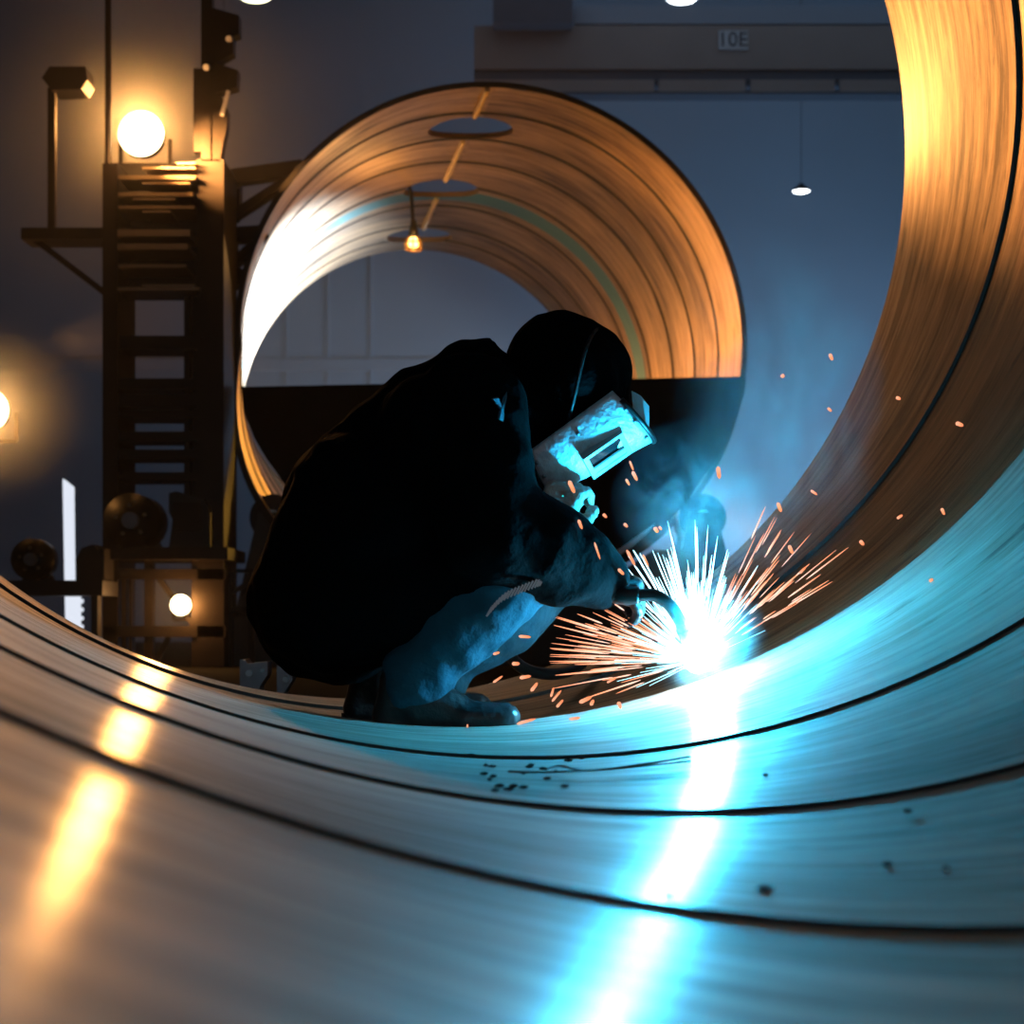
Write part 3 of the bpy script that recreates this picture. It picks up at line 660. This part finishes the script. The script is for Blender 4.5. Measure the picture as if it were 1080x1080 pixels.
# window: a raised frame with dark filter glass
TW = 55
fc0 = shp(.60, TW, .001); fn = (nw * math.cos(math.radians(TW)) + vw * math.sin(math.radians(TW))).normalized(); ft = uw.cross(fn).normalized()
if ft.dot(vw) < 0: ft = -ft
def wbox(bm, u0, u1, t0, t1, n0, n1):
    vs = [bm.verts.new(fc0 + uw * u + ft * t + fn * n) for n in (n0, n1) for u, t in ((u0, t0), (u1, t0), (u1, t1), (u0, t1))]
    for f in ((3, 2, 1, 0), (4, 5, 6, 7), (0, 1, 5, 4), (1, 2, 6, 5), (2, 3, 7, 6), (3, 0, 4, 7)): bm.faces.new([vs[i] for i in f])
    bmesh.ops.recalc_face_normals(bm, faces=bm.faces[:])
bm = bmesh.new()
for q in ((-.047, .047, -.036, -.028), (-.047, .047, .026, .036), (-.047, -.037, -.028, .026), (.037, .047, -.028, .026)): wbox(bm, *q, -.012, .005)
wf = obj('window_frame', bm, M['frame'], ws)
bm = bmesh.new(); wbox(bm, -.037, .037, -.028, .002, -.012, .002); obj('filter_glass', bm, M['glass'], wf)
bm = bmesh.new(); wbox(bm, -.037, .037, .008, .026, -.012, .0035); obj('cover_plate', bm, M['frame'], wf)
bm = bmesh.new(); wbox(bm, -.037, .037, .002, .008, -.012, .0055); obj('window_bar', bm, M['rubber'], wf)
bm = bmesh.new(); tube(bm, [shp(1.0, th, .0) for th in range(8, 100, 8)], .0055, 8); obj('top_binding', bm, M['rubber'], ws, True)
bm = bmesh.new(); tube(bm, [shp(0.0, th, .0) for th in range(0, 100, 8)], .0035, 8); obj('chin_binding', bm, M['rubber'], ws, True)
for u, a in ((.05, 14), (.05, 34), (.05, 54), (.97, 18), (.96, 34), (.95, 62), (.5, 12)):
    q = shp(u, a, .001); bm = bmesh.new(); bmesh.ops.create_icosphere(bm, subdivisions=2, radius=.005, matrix=Matrix.Translation(q)); obj('rivet', bm, M['steel'], ws, True)
bm = bmesh.new(); hq = shp(.10, 66, .004); tube(bm, [hq - uw * .10 + vw * .012, hq - uw * .04 + vw * .010, hq + uw * .0 + vw * .012, hq + uw * .03 + vw * .014], [.011, .013, .012, .009], 12); obj('handle', bm, M['wood'], ws, True)
bm = bmesh.new(); fl = [(666, 412), (675, 417), (684, 428), (684, 448), (684, 468), (676, 462), (669, 446)]
f = [bm.verts.new(P(x, y, YP - .05 + .004 * (x - 666))) for x, y in fl]; g = [bm.verts.new(v.co + Vector((.002, .006, 0))) for v in f]
bm.faces.new(f); bm.faces.new(g[::-1]); [bm.faces.new((f[(i + 1) % 7], f[i], g[i], g[(i + 1) % 7])) for i in range(7)]; bmesh.ops.recalc_face_normals(bm, faces=bm.faces[:]); obj('top_flap', bm, M['shield'], ws)

# ------------------------------------------------------------------ torch
tip = ARC_P + Vector((-.02, .0, .05))
to = empty('welding_torch', hand_r, 'black gooseneck welding torch in the gloved hand, its tip in the arc', 'torch')
bm = bmesh.new(); tube(bm, smooth_pts([P(672, 628, 3.70), P(690, 628, 3.70), P(706, 638, 3.71), P(717, 655, 3.73), P(722, 668, 3.745)]), .0125, 14); obj('gooseneck', bm, M['rubber'], to, True)
bm = bmesh.new(); tube(bm, [P(720, 663, 3.74), P(727, 678, 3.76), P(731, 688, 3.775)], [.014, .0145, .011], 16); obj('nozzle', bm, M['leather'], to, True)
bm = bmesh.new(); tube(bm, smooth_pts([P(560, 600, 3.80), P(610, 612, 3.75), P(645, 626, 3.71), P(674, 628, 3.70)]), [.018] * 24 + [.017], 14); obj('handle', bm, M['rubber'], to, True)
bm = bmesh.new(); tube(bm, smooth_pts([P(562, 602, 3.80), P(530, 640, 4.0), P(545, 700, 4.2), P(600, 708, 4.5), P(640, 672, 5.25)], 8), .014, 10); obj('cable', bm, M['rubber'], to, True)

# arc
ar = bmesh.new(); bmesh.ops.create_icosphere(ar, subdivisions=3, radius=.034, matrix=Matrix.Translation(ARC_P + Vector((0, 0, .01))))
tag(obj('welding_arc', ar, M['arc'], None, True), 'blinding white welding arc at the torch tip on the pipe seam', 'arc')

# ------------------------------------------------------------------ sparks
def spark_mesh(name, m, rb, rt):
    bm = bmesh.new(); tube(bm, [(0, 0, 0), (0, 0, .15), (0, 0, .8), (0, 0, 1)], [rb * .3, rb, rt, rt * .3], 6)
    me = bpy.data.meshes.new(name); bm.to_mesh(me); bm.free(); me.materials.append(m); return me
M['sp_hot'] = emat('spark_white', (.6, .92, 1), 5, (.45, .85, 1))
M['sp_or'] = emat('spark_orange', (1, .62, .48), 1.6, (1, .34, .17))
M['em'] = emat('ember_orange', (1, .40, .24), 1.3, (1, .28, .12))
SM = {'hot': spark_mesh('spark_hot', M['sp_hot'], .0011, .0006), 'or': spark_mesh('spark_streak', M['sp_or'], .0012, .0009), 'em': spark_mesh('ember', M['em'], .0035, .003)}
def spark(kind, a, b, label, group, wscale=1):
    a = Vector(a); b = Vector(b); d = b - a
    o = bpy.data.objects.new('spark' if kind != 'em' else 'ember', SM[kind]); COL.objects.link(o)
    o.location = a; o.rotation_euler = d.to_track_quat('Z', 'Y').to_euler(); o.scale = (wscale, wscale, d.length)
    tag(o, label, 'spark', group)
def ray(ang_deg, r0, r1, depth):
    """streak leaving the arc at an angle in the view plane, r in pixels"""
    a = math.radians(ang_deg); d = Vector((math.cos(a), depth, math.sin(a)))
    return ARC_P + d * r0 * K * .93, ARC_P + d * r1 * K * .93
for i in range(78):
    an = random.gauss(97, 20); r0 = random.uniform(25, 95); l = random.uniform(25, 75); a, b = ray(an, r0, min(r0 + l, 165 - abs(an - 97)), random.uniform(-.05, .55))
    spark('hot', a, b, 'white-hot spark streaking upward out of the welding arc', 'white sparks shooting up', random.uniform(.8, 1.7))
for i in range(52):
    an = random.uniform(30, 68); r0 = random.uniform(40, 150); l = random.uniform(15, 60); a, b = ray(an, r0, min(r0 + l, 205), random.uniform(-.1, .4))
    spark('or', a, b, 'orange spark streaking up and away to the right of the arc', 'orange sparks flying right', random.uniform(.8, 1.4))
for i in range(82):
    an = random.gauss(168, 14); r0 = random.uniform(30, 120); l = random.uniform(20, 75); a, b = ray(an, r0, min(r0 + l, 165), random.uniform(-.3, .3))
    if b.z < pipe_z(b.x, b.y) + .004: continue
    spark('or', a, b, 'orange spark streaking left from the arc towards the boots', 'orange sparks flying left', random.uniform(.8, 1.5))
EM = [(600, 507, 606, 520), (667, 497, 672, 507), (664, 486, 668, 496), (660, 505, 664, 512), (636, 542, 640, 546), (690, 556, 694, 562), (695, 555, 698, 559), (627, 572, 633, 590), (658, 552, 662, 556), (661, 580, 670, 597), (652, 600, 658, 606), (678, 585, 684, 598), (610, 548, 614, 558),
      (757, 492, 759, 505), (855, 517, 862, 522), (820, 530, 824, 540), (832, 575, 836, 584), (843, 605, 850, 598), (907, 570, 911, 575), (946, 547, 952, 543), (993, 536, 996, 543), (980, 637, 984, 639), (1008, 446, 1016, 449), (945, 419, 950, 421), (873, 430, 877, 434), (824, 395, 827, 398), (875, 373, 878, 380),
      (520, 720, 530, 713), (548, 715, 560, 713), (560, 729, 567, 720), (582, 740, 592, 728), (587, 746, 594, 738), (611, 741, 624, 735), (623, 744, 626, 738), (652, 740, 655, 748), (545, 765, 565, 758), (600, 762, 612, 757), (581, 735, 584, 725), (640, 720, 650, 715), (540, 700, 548, 700), (492, 770, 494, 773), (520, 690, 527, 688), (547, 671, 560, 672), (553, 608, 560, 612)]
for x0, y0, x1, y1 in EM:
    dd = 3.60 + random.uniform(-.12, .1); a = P(x0, y0, dd); b = P(x1, y1, dd)
    for q in (a, b):
        z = pipe_z(q.x, q.y) + .004; q.z = max(q.z, z)
    spark('em', a, b, 'short glowing orange ember flung clear of the arc', 'loose orange embers', random.uniform(.6, 1.2))
bm = bmesh.new()
for i in range(220):
    an = random.gauss(100, 28) if i < 170 else random.gauss(172, 16); a, b = ray(an, random.uniform(8, 30), random.uniform(35, 95), random.uniform(-.05, .6))
    if b.z < pipe_z(b.x, b.y) + .003: continue
    tube(bm, [a, (a + b) / 2, b], [.0008, .0008, .0004], 5)
tag(obj('spark_shower', bm, emat('shower_white', (.4, .85, 1), 3)), 'dense white shower of sparks close round the arc', 'sparks', None, 'stuff')

# ------------------------------------------------------------------ bits lying on the pipe
for k, pts in enumerate((((536, 816), (560, 817), (600, 816), (650, 813), (728, 805)), ((575, 814), (590, 810), (620, 815), (680, 808), (728, 800)))):
    bm = bmesh.new(); tube(bm, smooth_pts([on_pipe(x, y, R1 - .010) + Vector((0, 0, .003)) for x, y in pts], 6), .0014, 6)
    tag(obj('loose_wire', bm, M['seam'], None, True), ('long thin dark wire lying straight along the pipe below the boots' if k == 0 else 'thin dark wire with a kink, lying on the straight wire below the boots'), 'wire')
for i in range(26):
    px = random.choice([random.uniform(470, 600), random.uniform(470, 600), random.uniform(600, 1000)]); py = random.uniform(795, 835) if px < 620 else random.uniform(800, 960)
    q = on_pipe(px, py, R1 - .006); bm = bmesh.new()
    bmesh.ops.create_icosphere(bm, subdivisions=1, radius=1, matrix=Matrix.Translation(q) @ Matrix.Rotation(random.uniform(-.3, .3), 4, 'Z') @ Matrix.Diagonal((random.uniform(.003, .008), random.uniform(.002, .005), .0025, 1)))
    tag(obj('slag_chip', bm, M['seam']), 'tiny black slag chip lying on the lit pipe surface', 'slag', 'slag chips on the pipe')

# ------------------------------------------------------------------ haze and fume
def volume(name, density, color, aniso=.3, noise_=None, falloff=False, power=1.5):
    m = bpy.data.materials.new(name); m.use_nodes = True; nt = m.node_tree; nt.nodes.clear(); L = nt.links.new
    o = nt.nodes.new('ShaderNodeOutputMaterial'); s = nt.nodes.new('ShaderNodeVolumeScatter')
    s.inputs['Color'].default_value = (*color, 1); s.inputs['Density'].default_value = density; s.inputs['Anisotropy'].default_value = aniso
    if noise_ or falloff:
        tc = nt.nodes.new('ShaderNodeTexCoord'); cur = None
        if falloff:
            ln = nt.nodes.new('ShaderNodeVectorMath'); ln.operation = 'LENGTH'; L(tc.outputs['Object'], ln.inputs[0])
            mr = nt.nodes.new('ShaderNodeMapRange'); mr.inputs[1].default_value = 1.0; mr.inputs[2].default_value = .0; L(ln.outputs['Value'], mr.inputs[0])
            pw = nt.nodes.new('ShaderNodeMath'); pw.operation = 'POWER'; L(mr.outputs[0], pw.inputs[0]); pw.inputs[1].default_value = power; cur = pw.outputs[0]
        if noise_:
            n = nt.nodes.new('ShaderNodeTexNoise'); n.inputs['Scale'].default_value = noise_; n.inputs['Detail'].default_value = 4; n.inputs['Distortion'].default_value = 1.2
            L(tc.outputs['Object'], n.inputs['Vector'])
            r = nt.nodes.new('ShaderNodeMapRange'); r.inputs[1].default_value = .42; r.inputs[2].default_value = .68; L(n.outputs['Fac'], r.inputs[0])
            if cur:
                mu = nt.nodes.new('ShaderNodeMath'); mu.operation = 'MULTIPLY'; L(cur, mu.inputs[0]); L(r.outputs[0], mu.inputs[1]); cur = mu.outputs[0]
            else: cur = r.outputs[0]
        md = nt.nodes.new('ShaderNodeMath'); md.operation = 'MULTIPLY'; L(cur, md.inputs[0]); md.inputs[1].default_value = density; L(md.outputs[0], s.inputs['Density'])
    L(s.outputs[0], o.inputs['Volume']); return m
bm = bmesh.new(); box(bm, (-12.9, 5.7, FZ + .01), (12.9, 25.9, 9.9))
tag(obj('hall_haze', bm, volume('hall_haze', .0055, (.9, .93, 1), .25)), 'thin haze filling the hall beyond the pipe', 'haze', None, 'stuff')
def puff(px, py, D_, rx, ry, rz, dens, nz, label, power=1.3, name='weld_fume'):
    c = P(px, py, D_); bm = bmesh.new(); bmesh.ops.create_icosphere(bm, subdivisions=3, radius=1)
    o = obj(name, bm, volume('fume', dens, (.85, .95, 1), .1, nz, True, power)); o.location = c; o.scale = (rx, ry, rz)
    tag(o, label, 'smoke', None, 'stuff')
puff(728, 540, 3.9, .17, .16, .20, 7, 2.2, 'thick cyan-lit smoke rising just above the arc')
puff(820, 430, 4.1, .24, .25, .42, 6, 1.8, 'thin smoke drifting up in the gap between the two pipes')
puff(742, 672, 3.72, .13, .12, .14, 3.2, None, 'glowing fume close round the welding arc', 2.0)

puff(150, 140, 12.0, 1.5, .95, 1.5, .6, None, 'added haze for a warm halo round the large floodlight on the tower', 1.6, 'lamp_halo')  # denser balls of haze added to make the lamp halos
puff(190, 640, 10.85, .5, .35, .5, 1.2, None, 'added haze for a warm halo round the small floodlight in the tower frame', 1.6, 'lamp_halo')
puff(-10, 432, 10.75, .6, .4, .55, .9, None, 'added haze for an amber halo at the left edge of the view', 1.4, 'lamp_halo')
puff(148, 138, 11.5, .62, .4, .62, 1.6, None, 'added haze for a halo close behind the large floodlight', 1.3, 'lamp_halo')
